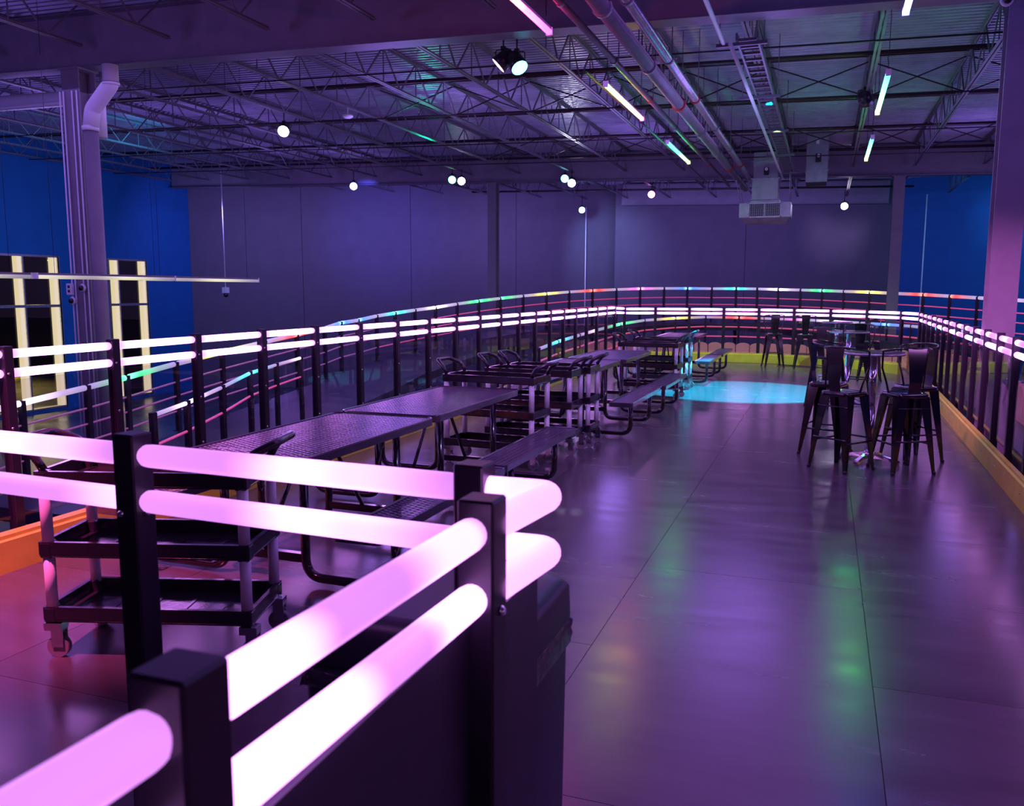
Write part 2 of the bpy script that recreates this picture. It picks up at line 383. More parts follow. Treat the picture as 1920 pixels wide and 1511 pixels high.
# columns
def column(x, y, label, wd=.30, z0=LOW):
    c = thing('steel_column', label, 'column', (x, y, 0))
    h = zb(x)-.03
    MB().box(-wd/2, wd/2, -wd/2, -wd/2+.022, z0+.03, h).build('flange', M['col_grey'], c)
    MB().box(-wd/2, wd/2, wd/2-.022, wd/2, z0+.03, h).build('flange', M['col_grey'], c)
    MB().box(-.009, .009, -wd/2+.022, wd/2-.022, z0+.03, h).build('web', M['col_grey'], c)
    MB().bbox(-wd/2-.06, wd/2+.06, -wd/2-.06, wd/2+.06, z0, z0+.03, .004).build('base_plate', M['col_grey'], c)
    MB().box(-wd/2-.03, wd/2+.03, -wd/2-.03, wd/2+.03, h, h+.03).build('cap_plate', M['col_grey'], c)
    return c
cl = column(-11.0, 10.55, 'wide grey column at the left beside the bent white downpipe', .34)
cr = column(1.77, 10.55, 'large purple-lit column at the right edge just outside the railing', .28)
column(-9.93, 25.4, 'slim far column in the middle in front of the grey wall', .28)
column(1.68, 25.4, 'slim far column before the seam of grey and blue wall', .28)
for cobj, offs in ((cl, (-.19, -.12, .05, .14)), (cr, (.10,))):
    for dx in offs:
        MB().tube([(dx, -.19, LOW+.1 if cobj is cl else 4.2 if dx > 0 else 0), (dx, -.19, 4.66)], .012, 8).build('conduit', M['alu'], cobj)
# box and cameras on the columns
def dome_camera(loc, label):
    t = thing('dome_camera', label, 'camera', loc)
    MB().lathe([(.055, 0), (.065, .02), (.05, .04)], 16).build('mount', M['white'], t, rot=(R(90), 0, 0))
    MB().lathe([(.045, 0), (.042, .02), (.03, .035), (.01, .043)], 16, (0, 0, .04)).build('lens_dome', M['gloss_black'], t, rot=(R(90), 0, 0))
def camera_box(loc, label):
    t = thing('outlet_box', label, 'box', loc)
    MB().bbox(-.06, .06, -.05, 0, -.09, .09, .008).build('cover', M['white'], t)
    for z in (-.05, .02): MB().box(-.02, .02, -.055, -.05, z, z+.04).build('socket', M['dark'], t)
camera_box((-11.2, 10.35, 1.66), 'white outlet box on the left column above a dome camera')
dome_camera((-11.15, 10.33, 1.48), 'white dome camera under the outlet box on the left column')
dome_camera((-10.93, 10.33, 1.68), 'white dome camera on the front of the left column')
camera_box((1.84, 10.38, 4.60), 'white outlet box high on the right column')
dome_camera((1.60, 10.42, 4.62), 'white dome camera high on the left side of the right column')
# downpipe by the left column
dp = thing('downpipe', 'white bent downpipe under the girder at the left column', 'pipe', (0, 0, 0))
MB().tube(path([(-10.12, 10.3, 4.95), (-10.12, 10.3, 4.68), (-10.50, 10.3, 4.34), (-10.56, 10.3, 4.05)], .05, 3), .115, 20).build('upper_bend', M['white'], dp)
MB().tube([(-10.56, 10.3, 4.07), (-10.56, 10.3, LOW)], .105, 20).build('lower_run', M['col_grey'], dp, label='grey painted lower run')
MB().tube([(-10.12, 10.3, 4.66), (-10.12, 10.3, 4.71)], .125, 20).build('collar', M['white'], dp)
MB().tube([(-10.56, 10.3, 4.03), (-10.56, 10.3, 4.10)], .122, 20).build('collar', M['white'], dp)
MB().tube(path([(-16, 11.1, 4.82), (-11.2, 11.1, 4.75), (-11.2, 11.1, 4.1)], .16, 5), .12, 20).build('horizontal_duct', M['white'], label='pale horizontal round pipe left of the left column', cat='pipe')

# ------------------------------------------------------------------ joists
jx = [-24.2+1.66*k for k in range(15)]
jx = [x for x in jx if x < -.9]
JX = [x for x in [-23.8, -22.1, -20.45, -18.8, -17.15, -15.5, -13.85, -12.2, -10.5, -8.9, -7.24, -5.62, -3.95, -2.6, -1.12, .5, 2.0, 3.6, 5.3, 7.0, 8.7, 10.4]]
JH = .66
_jm = {}
def joist_meshes(L_):
    k = round(L_, 1)
    if k in _jm: return _jm[k]
    bot = MB(); top = MB()
    for s in (-1, 1):
        bot.quad_prism((s*.028, .35, .02), (s*.028, L_-.35, .02), .034, .006).quad_prism((s*.012, .35, .04), (s*.012, L_-.35, .04), .006, .045)
        top.quad_prism((s*.028, 0, JH-.02), (s*.028, L_, JH-.02), .04, .006).quad_prism((s*.012, 0, JH-.042), (s*.012, L_, JH-.042), .006, .045)
    _jm[k] = (bot.mesh('bottom_chord', M['steel_grey']), top.mesh('top_chord', M['steel_grey'])); return _jm[k]
PAN = .61
webA = MB().quad_prism((0, 0, .03), (0, PAN, JH-.03), .022, .022).mesh('web_bar', M['steel_grey'])
webB = MB().quad_prism((0, 0, JH-.03), (0, PAN, .03), .022, .022).mesh('web_bar', M['steel_grey'])
webC = MB().quad_prism((0, 0, .04), (0, 0, JH-.04), .016, .016).mesh('web_bar', M['steel_grey'])
# what every joist is next to, counted from something one can find
def joist(x, y0, y1, bay, k):
    L_ = y1-y0; dy = 'open-web roof joist '
    t = thing('bar_joist', bay+', '+ORD[k], 'joist', (x, y0, zd(x)-JH-.005), 0, 'open-web roof joists')
    b, tp = joist_meshes(L_); link('bottom_chord', b, t); link('top_chord', tp, t)
    n = int((L_-.2)/PAN); off = (L_-n*PAN)/2
    for q in range(n):
        link('web_bar', webA if q % 2 else webB, t, (0, off+q*PAN, 0))
        if q % 2 == 0: link('web_bar', webC, t, (0, off+q*PAN, 0))
words = 'first second third fourth fifth sixth seventh eighth ninth tenth eleventh twelfth thirteenth fourteenth fifteenth sixteenth seventeenth eighteenth nineteenth twentieth twenty-first twenty-second'.split()
ORD = []
for k in range(22):
    ORD.append('%s from the left wall' % words[k])
def yend(x):
    if x < -7.9: return 26.3+(x+22.5)/14.6*7.6-.25
    if x > 2.05: return 33.3-(x-2.05)*.569-.3
    return 32.9
for k, x in enumerate(JX):
    if x > -22.4:
        joist(x, 10.57, 25.38, 'open-web joist between the long girders', k)
        if yend(x)-25.42 > 1.4: joist(x, 25.42, yend(x), 'short joist beyond the far girder', k)
    if -14 < x < 3: joist(x, 2.5, 10.53, 'overhead joist before the near girder', k)

# bridging and sprinkler lines running across the joists (parallel to the girders)
def cross_run(name, y, dz, r, m, label, cat, x0=-22.3, x1=12, n=8, drops=False):
    t = thing(name, label, cat)
    MB().tube([(x0, y, zd(x0)+dz), (x1, y, zd(x1)+dz)], r, n).build('pipe', m, t)
    if drops:
        x = x0+1.2
        hd = MB().lathe([(.008, 0), (.008, .06), (.02, .065), (.02, .075)], 8)
        me = hd.mesh('sprinkler_head', M['chrome'])
        while x < x1:
            link('sprinkler_head', me, t, (x, y, zd(x)+dz+r)); x += 3.1
    return t
names = ['nearest', 'second', 'third', 'fourth', 'fifth', 'farthest']
for k, y in enumerate((11.6, 14.6, 17.7, 20.9, 24.0)):
    cross_run('sprinkler_pipe', y, -.34, .035, M['pipe_dark'], 'thick dark sprinkler pipe across the joists, %s of five past the deep girder' % names[k], 'pipe', drops=True)
for k, y in enumerate((28.2, 31.0)):
    cross_run('sprinkler_pipe', y, -.5, .035, M['pipe_dark'], 'dark sprinkler pipe beyond the far girder, %s row' % ('nearer' if k == 0 else 'farther'), 'pipe', x0=-13 if k else -17, x1=2.5)
for k, y in enumerate((12.6, 16.0, 19.4, 22.6)):
    cross_run('bridging_rod', y, -JH-.02, .013, M['pipe_dark'], 'thin reddish bridging rod under the joists, %s past the deep girder' % names[k], 'rod', n=6)
    cross_run('bridging_rod', y+.05, -.03, .013, M['pipe_dark'], 'thin bridging rod along the deck, %s past the deep girder' % names[k], 'rod', n=6)
# X bridging between joists
for row, y in (('nearer', 16.3), ('farther', 22.2)):
    for k in range(9, 19):
        xa, xb = JX[k], JX[k+1]
        t = thing('cross_brace', 'X brace, %s row, right of the %s joist from the left wall' % (row, words[k]), 'brace', (0, 0, 0), 0, 'cross braces between joists')
        MB().quad_prism((xa, y, zd(xa)-.05), (xb, y, zd(xb)-JH+.03), .02, .02).build('brace_arm', M['pipe_dark'], t)
        MB().quad_prism((xa, y+.03, zd(xa)-JH+.03), (xb, y+.03, zd(xb)-.05), .02, .02).build('brace_arm', M['pipe_dark'], t)
# long pipes hung under the girders, running away from the camera
def long_pipe(x, z, r, m, label, y0=3, y1=25.2, x1=None, coup=True, name='ceiling_pipe'):
    t = thing(name, label, 'pipe'); x1 = x if x1 is None else x1
    MB().tube([(x, y0, z), (x1, y1, z)], r, 16).build('pipe', m, t)
    if coup:
        me = MB().tube([(0, 0, 0), (0, .07, 0)], r*1.22, 12).mesh('coupling', M['steel_grey'])
        rd = MB().tube([(0, 0, 0), (0, .05, 0)], r*1.3, 12).mesh('coupling', M['red'])
        hg = MB().quad_prism((0, 0, r), (0, 0, 1.0), .012, .012).mesh('hanger', M['steel_grey'])
        y = y0+1
        k = 0
        while y < y1:
            f_ = (y-y0)/(y1-y0); xx = x+(x1-x)*f_
            link('coupling', rd if k % 3 == 1 else me, t, (xx, y, z)); link('hanger', hg, t, (xx, y+.3, z), scale=(1, 1, (zd(xx)-z)/1.0)); y += 2.4; k += 1
    return t
long_pipe(-2.27, 4.50, .085, M['steel_grey'], 'thickest dark pipe running to the back under the joists')
long_pipe(-2.02, 4.56, .06, M['galv'], 'shiny metal pipe running to the back right of the thickest pipe')
long_pipe(-2.72, 4.60, .04, M['steel_grey'], 'slim grey pipe running to the back left of the thickest pipe')
long_pipe(-2.50, 4.75, .03, M['steel_grey'], 'thin high pipe between the slim and the thickest pipe', y0=10.6)
long_pipe(-1.30, 4.6, .026, M['white'], 'pale conduit above the near girder ending at the cable tray', y0=3, y1=10.9, coup=False, name='conduit')
long_pipe(-1.22, 4.58, .026, M['white'], 'pale conduit running to the back beside the cable tray', y0=10.9, y1=24, coup=False, name='conduit')
long_pipe(-3.3, 4.68, .02, M['steel_grey'], 'thin grey conduit at the left of the pipe bundle', y0=12, y1=25, coup=False, name='conduit')
tr = thing('cable_tray', 'ladder cable tray running to the back beside the pale conduit', 'tray')
for s in (-1, 1): MB().box(-1.03+s*.12-.012, -1.03+s*.12+.012, 10.9, 23.4, 4.62, 4.70).build('side_rail', M['steel_grey'], tr)
rg = MB().box(-.12, .12, 0, .05, .0, .03).mesh('rung', M['steel_grey'])
for k in range(40): link('rung', rg, tr, (-1.03, 11+k*.315, 4.63))
for y in (11, 14, 17, 20, 23): MB().box(-1.4, -.8, y, y+.04, 4.58, 4.62).tube([(-1.36, y+.02, 4.6), (-1.36, y+.02, 5.5)], .006, 6).tube([(-.84, y+.02, 4.6), (-.84, y+.02, 5.5)], .006, 6).build('trapeze', M['steel_grey'], tr)

# ------------------------------------------------------------------ ducts
hv = thing('air_diffuser', 'boxy silver air diffuser hanging lowest at the far end', 'air diffuser', (-1.55, 23, 3.35))
fz = MB()
fz.loft([[(-.50, -.32, .02), (.50, -.32, .02), (.50, .32, .02), (-.50, .32, .02)], [(-.62, -.42, .14), (.62, -.42, .14), (.62, .42, .14), (-.62, .42, .14)], [(-.62, -.42, .50), (.62, -.42, .50), (.62, .42, .50), (-.62, .42, .50)]], 0)
fz.build('housing', M['duct'], hv)
for sx in (-1, 1):
    g = MB().box(sx*.19-.18, sx*.19+.18, -.43, -.422, .15, .47).build('grille', M['dark'], hv)
    gm = MB()
    for q in range(9): gm.box(sx*.19-.18, sx*.19+.18, -.445, -.43, .165+q*.035, .172+q*.035)
    for q in range(7): gm.box(sx*.19-.16+q*.052, sx*.19-.154+q*.052, -.442, -.43, .15, .47)
    gm.build('louver', M['duct'], g)
MB().box(-.40, -.37, -.45, -.42, .13, .49).box(.37, .40, -.45, -.42, .13, .49).box(-.40, .40, -.45, -.42, .47, .50).box(-.40, .40, -.45, -.42, .13, .16).box(-.012, .012, -.45, -.42, .13, .49).build('grille_frame', M['galv'], hv)
MB().box(-.36, .34, -.33, .33, .50, .58).build('neck', M['duct'], hv)
MB().bbox(-.34, .30, -.30, .30, .58, 1.10, .01).build('lower_duct', M['duct'], hv)
MB().bbox(-.32, .28, -.28, .28, 1.10, 1.75, .01).build('upper_duct', M['duct'], hv)
for z in (.58, 1.10, 1.52): MB().box(-.37, .33, -.33, .33, z-.012, z+.012).build('seam_flange', M['galv'], hv)
MB().bbox(-.06, .06, -.36, -.28, 1.18, 1.36, .01).build('actuator', M['dark'], hv)
MB().lathe([(.04, 0), (.04, .02)], 16).build('dial', M['white'], hv, loc=(0, -.36, 1.32), rot=(R(90), 0, 0))
for sx, sy in ((-1, 1), (1, 1), (-1, -1), (1, -1)): MB().tube([(sx*.58, sy*.38, .5), (sx*.58-(.35 if sx < 0 else .02), sy*.38, 1.9)], .007, 6).build('hanger_rod', M['galv'], hv)
d2 = thing('duct_drop', 'smaller square duct drop right of the silver air diffuser', 'duct', (-.36, 23.2, 4.3))
MB().bbox(-.27, .25, -.25, .25, .04, 1.285, .01).build('duct_body', M['duct'], d2)
MB().box(-.25, .23, -.23, .23, 0, .04).build('duct_end', M['dark'], d2)
for z in (.32, .66, .95): MB().box(-.285, .265, -.265, .265, z-.01, z+.01).build('seam_flange', M['galv'], d2)
MB().bbox(-.05, .08, -.32, -.25, .52, .72, .01).build('actuator', M['dark'], d2)
MB().lathe([(.04, 0), (.04, .02)], 16).build('dial', M['white'], d2, loc=(.02, -.32, .67), rot=(R(90), 0, 0))
MB().box(-.05, .02, -.262, -.25, .95, 1.08).build('tag_plate', M['white'], d2)

# ------------------------------------------------------------------ hanging light bars
def led_bar(x, z, y0, y1, m, label, hang=True, r=.032, group='hanging light bars'):
    t = thing('light_bar', label, 'light bar', (x, y0, z), R(90), group)
    L_ = y1-y0
    MB().box(0, L_, -.026, .026, .0, .035).build('channel', M['steel_grey'], t)
    MB().tube([(L_, 0, -.012), (0, 0, -.012)], r, 14).build('diffuser', m, t)
    for q in (0, L_): MB().box(q-.012, q+.012, -.034, .034, -.046, .036).build('end_cap', M['alu'], t)
    if not hang:
        for q in (.3, L_-.3): MB().tube([(q, 0, .035), (q, 0, zd(x)-z)], .003, 5).build('hanging_wire', M['black_metal'], t)
    if hang:
        for q in (.1, L_-.1):
            MB().tube([(q, 0, .035), (q, 0, .12), (q+.012, .012, .2), (q-.012, 0, .28), (q, 0, zd(x)-z)], .005, 6).build('hanging_cord', M['black_metal'], t)
led_bar(-2.93, 4.42, 6.6, 9.15, M['bar_sunset'], 'orange to magenta light bar crossing in front of the deep girder at the top')
led_bar(-2.93, 4.42, 11.65, 14.1, M['bar_lime'], 'yellow to pink light bar left of the long pipes')
led_bar(-2.93, 4.42, 16.45, 19.1, M['bar_teal'], 'short teal and green light bar over the middle of the platform')
led_bar(.61, 4.42, 7.2, 9.72, M['bar_blue'], 'blue light bar cut off at the top edge')
led_bar(.61, 4.42, 12.25, 14.85, M['bar_green'], 'larger cyan to green light bar at the upper right')
led_bar(.65, 4.42, 17.15, 19.9, M['bar_green'], 'smaller green light bar below and behind the larger green one')
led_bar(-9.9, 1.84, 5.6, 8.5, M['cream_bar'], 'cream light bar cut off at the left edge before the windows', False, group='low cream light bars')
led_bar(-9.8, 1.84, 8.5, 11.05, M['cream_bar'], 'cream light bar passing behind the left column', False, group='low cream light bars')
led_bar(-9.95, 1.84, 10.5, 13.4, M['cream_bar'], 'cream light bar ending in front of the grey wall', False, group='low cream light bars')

# ------------------------------------------------------------------ ceiling spot fixtures
def fixture(x, y, z, tgt, lens, s, label, n=1, zt=None):
    t = thing('stage_light', label, 'stage light', (x, y, z));
    MB().tube([(0, 0, .16), (0, 0, zb(x)+.24-z)], .012, 8).box(-.03, .03, -.03, .03, .12, .18).build('clamp', M['black_metal'], t)
    MB().tube(path([(-.11, 0, 0), (-.11, 0, .14), (.11, 0, .14), (.11, 0, 0)], .03, 3), .008, 6).build('yoke', M['black_metal'], t)
    q = (Vector(tgt)-Vector((x, y, z))).to_track_quat('-Z', 'Y').to_euler()
    h = MB().lathe([(.06, .16), (.10, .13), (.115, .0), (.125, -.10), (.115, -.10), (.105, .0)], 18, capt=False).build('can', M['black_metal'], t, rot=q)
    MB().lathe([(.001, 0), (.112, 0), (.112, .006), (.001, .006)], 18, (0, 0, -.098), False, False).build('lens', emit('lens_glow', lens, s), h)
fixture(-10.5, 15.2, 4.88, (-7, 6, 0), (.8, .7, 1), 14, 'small round white stage light high at the left')
fixture(-13.85, 23.6, 4.85, (-7, 10, 1), (.3, .5, 1), 14, 'blue stage light before the far girder, leftmost of the far row')
fixture(-10.66, 23.9, 4.95, (-5, 8, 0), (.12, 1, .4), 9, 'green stage light beside the bright white one left of the slim middle column')
fixture(-10.4, 24.0, 4.90, (-2, 0, 1.4), (.9, .8, 1), 30, 'bright white stage light left of the slim middle column')
fixture(-7.36, 24.6, 4.93, (-4, 8, 0), (.1, .7, 1), 9, 'cyan stage light paired with the white one right of the slim middle column')
fixture(-7.2, 24.76, 4.80, (-1, 0, 1.4), (.85, .8, 1), 30, 'white stage light with cyan partner right of the slim middle column')
fixture(-8.75, 31.5, 4.66, (-2, 4, 1), (.25, .7, 1), 20, 'pale cyan stage light hanging low beyond the far girder')
fixture(-5.62, 28.8, 4.84, (-1, 4, 1), (1, .3, .9), 18, 'pink stage light beyond the far girder left of the air diffuser')
fixture(.42, 30.8, 4.45, (-.1, 2, 1.5), (.8, .7, 1), 36, 'white stage light under a joist right of the air diffuser')
fixture(-4.25, 11.25, 4.74, (-5.3, 10.9, 3.7), (.9, .5, .6), 5, 'pinkish half of the twin stage lights near the yellow light bar')
fixture(-4.02, 11.15, 4.66, (-3.2, 10.6, 3.5), (.1, .7, 1), 8, 'cyan half of the twin stage lights near the yellow light bar')
fixture(.45, 15.9, 4.85, (1.6, 20, 4.0), (.05, .05, .06), .2, 'unlit black stage light clamped beside the larger green bar')
sd = thing('smoke_detector', 'white round detector under a joist at the upper left', 'detector', (-8.9, 15.0, 4.97))
MB().lathe([(.10, 0.06), (.10, .03), (.06, 0)], 20).build('body', M['white'], sd)
MB().tube([(0, 0, .06), (0, 0, .24)], .01, 6).build('stem', M['white'], sd)
rc = thing('hanging_camera', 'small camera on a long thin rod before the grey wall at left', 'camera', (-19.6, 24.6, 1.55))
MB().tube([(0, 0, .12), (0, 0, zd(-19.6)-1.55)], .018, 6).build('rod', M['alu'], rc)
MB().bbox(-.1, .1, -.08, .08, .0, .2, .01).build('box', M['white'], rc)
MB().lathe([(.03, -.14), (.08, -.1), (.09, -.02), (.05, 0)], 14).build('lens_dome', M['gloss_black'], rc)
MB().tube([(-9.0, 33.0, LOW), (-9.0, 33.0, 4.9)], .025, 8).build('wall_conduit', M['alu'], label='thin pale conduit rising up the grey wall right of the middle column', cat='conduit')
MB().tube([(2.75, 29.4, LOW), (2.75, 29.4, 4.6)], .018, 8).build('wall_conduit', M['alu'], label='thin pale conduit in front of the blue wall at right', cat='conduit')

# ================================================================== RAILINGS
PW = .064
postm = {}
def post_mesh(h, pw=PW):
    k = (round(h, 3), pw)
    if k not in postm:
        postm[k] = MB().bbox(-pw/2, pw/2, -pw/2, pw/2, 0, h, .004).bbox(-.06, .06, -.06, .06, 0, .012, .003).mesh('post', M['post'])
    return postm[k]
tubem = {}
def tube_mesh(m, r):
    k = (m, r)
    if k not in tubem:
        prof = [(0, .72), (.012, .95), (.03, 1.0)]+[(q/10, 1.0) for q in range(1, 10)]+[(.97, 1.0), (.988, .95), (1, .72)]
        tubem[k] = MB().tube([(p, 0, 0) for p, _ in prof], [r*q for _, q in prof], 18).mesh('light_tube', M[m])
    return tubem[k]
panel_me = MB().box(0, 1, -.005, .005, 0, 1).mesh('glass_panel', M['glass'])
clip_me = MB().lathe([(.009, 0), (.009, .004), (.005, .009)], 10).mesh('screw', M['chrome'])
def span(a, b):
    d = Vector(b)-Vector(a); return d.length, d
def tubes_between(root, a, b, m, r=.027, flip=False, gap=PW/2, name='light_tube'):
    a, b = Vector(a), Vector(b)
    if flip: a, b = b, a
    d = b-a; L_ = d.length-2*gap; u = d.normalized(); s = a+u*gap
    o = link(name, tube_mesh(m, r), root, s, rot=u.to_track_quat('X', 'Z').to_euler(), scale=(L_, 1, 1)); return o
def railing(name, label, posts, h, offs, mats, z0=0, glass=True, screws=0, gz=(.24, None), group=None, pw=PW, cat='railing', tr=.027):
    root = thing(name, label, cat, (0, 0, 0), 0, group)
    for i, p in enumerate(posts):
        q = posts[min(i+1, len(posts)-1)]; q0 = posts[max(i-1, 0)]
        ang = math.atan2(q[1]-q0[1], q[0]-q0[0])
        po = link('post', post_mesh(h, pw), root, (p[0], p[1], z0), ang)
        if i < screws:
            for sz in (h-.165, h-.5, .45):
                link('screw', clip_me, po, (-.012, -pw/2, sz), rot=(R(90), 0, 0)); link('screw', clip_me, po, (-.012, pw/2, sz), rot=(R(-90), 0, 0))
    for i in range(len(posts)-1):
        a, b = posts[i], posts[i+1]
        for k, of in enumerate(offs):
            mm = mats[(i*len(offs)+k) % len(mats)] if isinstance(mats, list) else mats(i, k)
            tubes_between(root, (a[0], a[1], z0+h-of), (b[0], b[1], z0+h-of), mm, tr, flip=(i+k) % 2 == 1)
        if glass:
            L_, d = span((*a, 0), (*b, 0)); top = h-offs[-1]-.045
            link('glass_panel', panel_me, root, (a[0]+d.x/L_*PW*.5, a[1]+d.y/L_*PW*.5, z0+gz[0]), math.atan2(d.y, d.x), scale=(L_-PW, 1, top-gz[0]))
    return root
# left long row
LY = [2.94+.8385*k for k in range(21)]
hl = 1.312
left_posts = [(-4.65, y) for y in LY]
railing('railing', 'long left railing with double pink light tubes running beside the picnic tables', left_posts, hl, (.047, .165), ['tube_c'], screws=9)
far_posts = [(-4.65, LY[-1]), (-4.55, 20.3), (-3.86, 20.62), (-3.06, 20.72), (-2.26, 20.78), (-1.45, 20.72), (-.66, 20.5), (.12, 20.15), (.84, 19.6), (1.45, 18.9), (1.72, 18.1)]
railing('railing', 'curved far railing with double pink light tubes at the end of the platform', far_posts[1:], 1.27, (.047, .145), ['tube_c'])
tl = thing('railing', 'short railing bay joining the long left railing to the far one', 'railing')
for of in (.047, .15): tubes_between(tl, (-4.65, LY[-1], 1.30-of), (-4.55, 20.3, 1.28-of), 'tube_c')
right_posts = [(1.72-.0145*.80*k, 18.1-.80*k) for k in range(27)]
railing('railing', 'long right railing with double pink light tubes behind the bar tables', right_posts, 1.262, (.050, .155), ['tube_a', 'tube_c', 'tube_b', 'tube_a'], screws=0)
# near L shaped railing in front of the camera
nr = thing('railing', 'out-of-focus corner railing closest to the viewer with thick pink light tubes', 'railing')
HN = 1.315
P1, P2, P3, P4 = (-1.53, 1.56), (-.635, 1.52), (-.515, 1.265), (-.535, .585)
P0 = (-2.42, 1.60); P5 = (-.555, -.10)
def np_(p, ang, h=HN):
    po = link('post', post_mesh(h), nr, (p[0], p[1], 0), ang)
    for sz in (h-.19, h-.62): link('screw', clip_me, po, (-.012, -PW/2, sz), rot=(R(90), 0, 0)); link('screw', clip_me, po, (PW/2, 0, sz), rot=(0, R(90), 0))
np_(P0, -.04); np_(P1, -.04); np_(P2, -.04); np_(P3, 0); np_(P4, 0); np_(P5, 0)
up_, lo_ = HN-.052, HN-.162
spec = [(P0, P1, 'tube_b', 'tube_a'), (P1, P2, 'tube_b', 'tube_b')]
for a, b, ma, mb in spec:
    tubes_between(nr, (*a, up_), (*b, up_), ma, .0275); tubes_between(nr, (*a, lo_), (*b, lo_), mb, .0275)
tubes_between(nr, (*P4, up_), (*P3, up_), 'near_hot', .0275) if 'near_hot' in M else tubes_between(nr, (*P4, up_), (*P3, up_), 'tube_a', .0275)
tubes_between(nr, (*P4, lo_), (*P3, lo_), 'near_low', .0275)
tubes_between(nr, (*P5, up_), (*P4, up_), 'near_pink', .0275); tubes_between(nr, (*P5, lo_), (*P4, lo_), 'tube_b', .0275)
for z in (up_, lo_):
    cpt = (-.475, 1.525, z)
    MB().tube(path([(P2[0]+PW/2, P2[1], z), (cpt[0], cpt[1], z), (P3[0]+.012, P3[1]+PW/2, z)], .035, 8), .0275, 18).build('corner_tube', M['near_corner'] if 'near_corner' in M else M['tube_c'], nr)
MBp = link('glass_panel', panel_me, nr, (P1[0]+.03, P1[1], .16), math.atan2(P2[1]-P1[1], P2[0]-P1[0]), scale=(.83, 1, .965))
link('glass_panel', panel_me, nr, (P0[0]+.03, P0[1], .16), math.atan2(P1[1]-P0[1], P1[0]-P0[0]), scale=(.83, 1, .965))
MB().box(-.006, .006, 0, .62, .1, HN-.205).build('dark_panel', M['smoked'] if 'smoked' in M else M['bin'], nr, (P4[0]+.005, P4[1]+.03, 0), label='dark infill panel')
MB().box(-.006, .006, 0, .62, .1, HN-.205).build('dark_panel', M['bin'], nr, (P5[0]+.005, P5[1]+.03, 0), label='dark infill panel')
MB().box(-.006, .006, 0, .22, .1, HN-.205).build('dark_panel', M['bin'], nr, (P3[0]+.008, P3[1]+.03, 0), label='dark infill panel')

# kerb boards
def kerb(pts, label, h=.22, w_=.10, step=1.2):
    root = thing('kerb', label, 'kerb')
    for i in range(len(pts)-1):
        a, b = Vector((*pts[i], 0)), Vector((*pts[i+1], 0)); L_ = (b-a).length; n = max(1, round(L_/step)); st = L_/n
        me = MB().loft([[(x, 0, 0), (x, 0, h*.86), (x, .018, h*.9), (x, .018, h), (x, w_, h), (x, w_, 0)] for x in (.002, st-.002)], 0).mesh('kerb_board', M['kerb'])
        ang = math.atan2(b.y-a.y, b.x-a.x)
        for k in range(n):
            kb = link('kerb_board', me, root, a+(b-a)*(k/n), ang)
            for q in (.15, .55, .85):
                pass
    return root
kerb([(-4.44, 2.0), (-4.44, 19.7)], 'yellow kerb along the foot of the long left railing')
kerb([(-4.44, 19.7), (-3.95, 20.3), (-3.0, 20.46), (-1.2, 20.5), (-.33, 20.1), (.62, 19.6), (1.42, 18.75)], 'yellow-green kerb along the foot of the curved far railing')
kr = kerb([(1.60, 17.6), (1.33, -2.6)], 'yellow-green kerb along the foot of the long right railing', w_=.055)
boltm = MB().lathe([(.009, 0), (.006, .006)], 8).mesh('bolt', M['chrome'])
for k in range(34):
    y = 17.2-.38*k; link('bolt', boltm, kr, (1.60-.01343*(17.6-y)-.001, y, .12), rot=(0, R(-90), 0))

# outer rainbow railing on the raised track
def depth_pt(px, dep, y_px=None):
    X = (px-960)/1597*dep*1.008; c, s = math.cos(R(20.1)), math.sin(R(20.1))
    return (-dep*s+X*c, dep*c+X*s)
def z_at(px, y_px, dep): return 1.65-(y_px-(545+.0021*(px-960)))*dep/1610
outer = [(-60, 783, 10.6), (40, 757, 11.3), (165, 727, 12.3), (240, 708, 13), (333, 682, 14), (420, 660, 15.2), (500, 641, 16.4), (560, 627, 17.6), (612, 615, 18.9), (642, 605, 19.5), (674, 600, 20.4), (709, 592, 21.3), (743, 586.5, 22), (780, 581, 22.9), (818, 576, 23.8), (858, 569.5, 24.5), (898, 564, 25.1), (938, 559, 25.7), (980, 554.5, 26.3), (1023, 550.5, 27), (1065, 547, 27.5), (1108, 544.5, 28), (1152, 542.5, 28.3), (1196, 541, 28.6), (1240, 540.5, 28.8), (1283, 540.5, 29), (1328, 541, 29), (1373, 541, 28.9), (1412, 541.5, 28.6), (1451, 542.5, 28.2), (1492, 543.5, 27.6), (1532, 544.5, 27), (1572, 546, 26.2), (1620, 547.5, 25), (1669, 550, 23.9), (1719, 552, 23), (1768, 555, 22.2), (1819, 558, 21.4), (1868, 561, 20.7), (1918, 564, 20), (1970, 568, 19.2)]
seq = ['white', 'white', 'green', 'green', 'yellow', 'yellow', 'red', 'red', 'blue', 'blue', 'blue', 'cyan', 'cyan', 'white', 'white', 'green', 'green', 'green', 'yellow', 'yellow', 'red', 'red', 'pink', 'pink', 'blue', 'blue', 'cyan', 'cyan', 'white', 'white', 'green', 'green', 'yellow', 'yellow', 'red', 'red', 'red', 'pinkwhite', 'pinkwhite', 'white']
ro = thing('track_railing', 'outer curved railing with a rainbow top tube and thin glowing magenta rails around the hall', 'railing')
pt3 = [(*depth_pt(px, d), z_at(px, y, d)) for px, y, d in outer]
for i, p in enumerate(pt3):
    link('post', post_mesh(1.15, .075), ro, (p[0], p[1], p[2]-1.12))
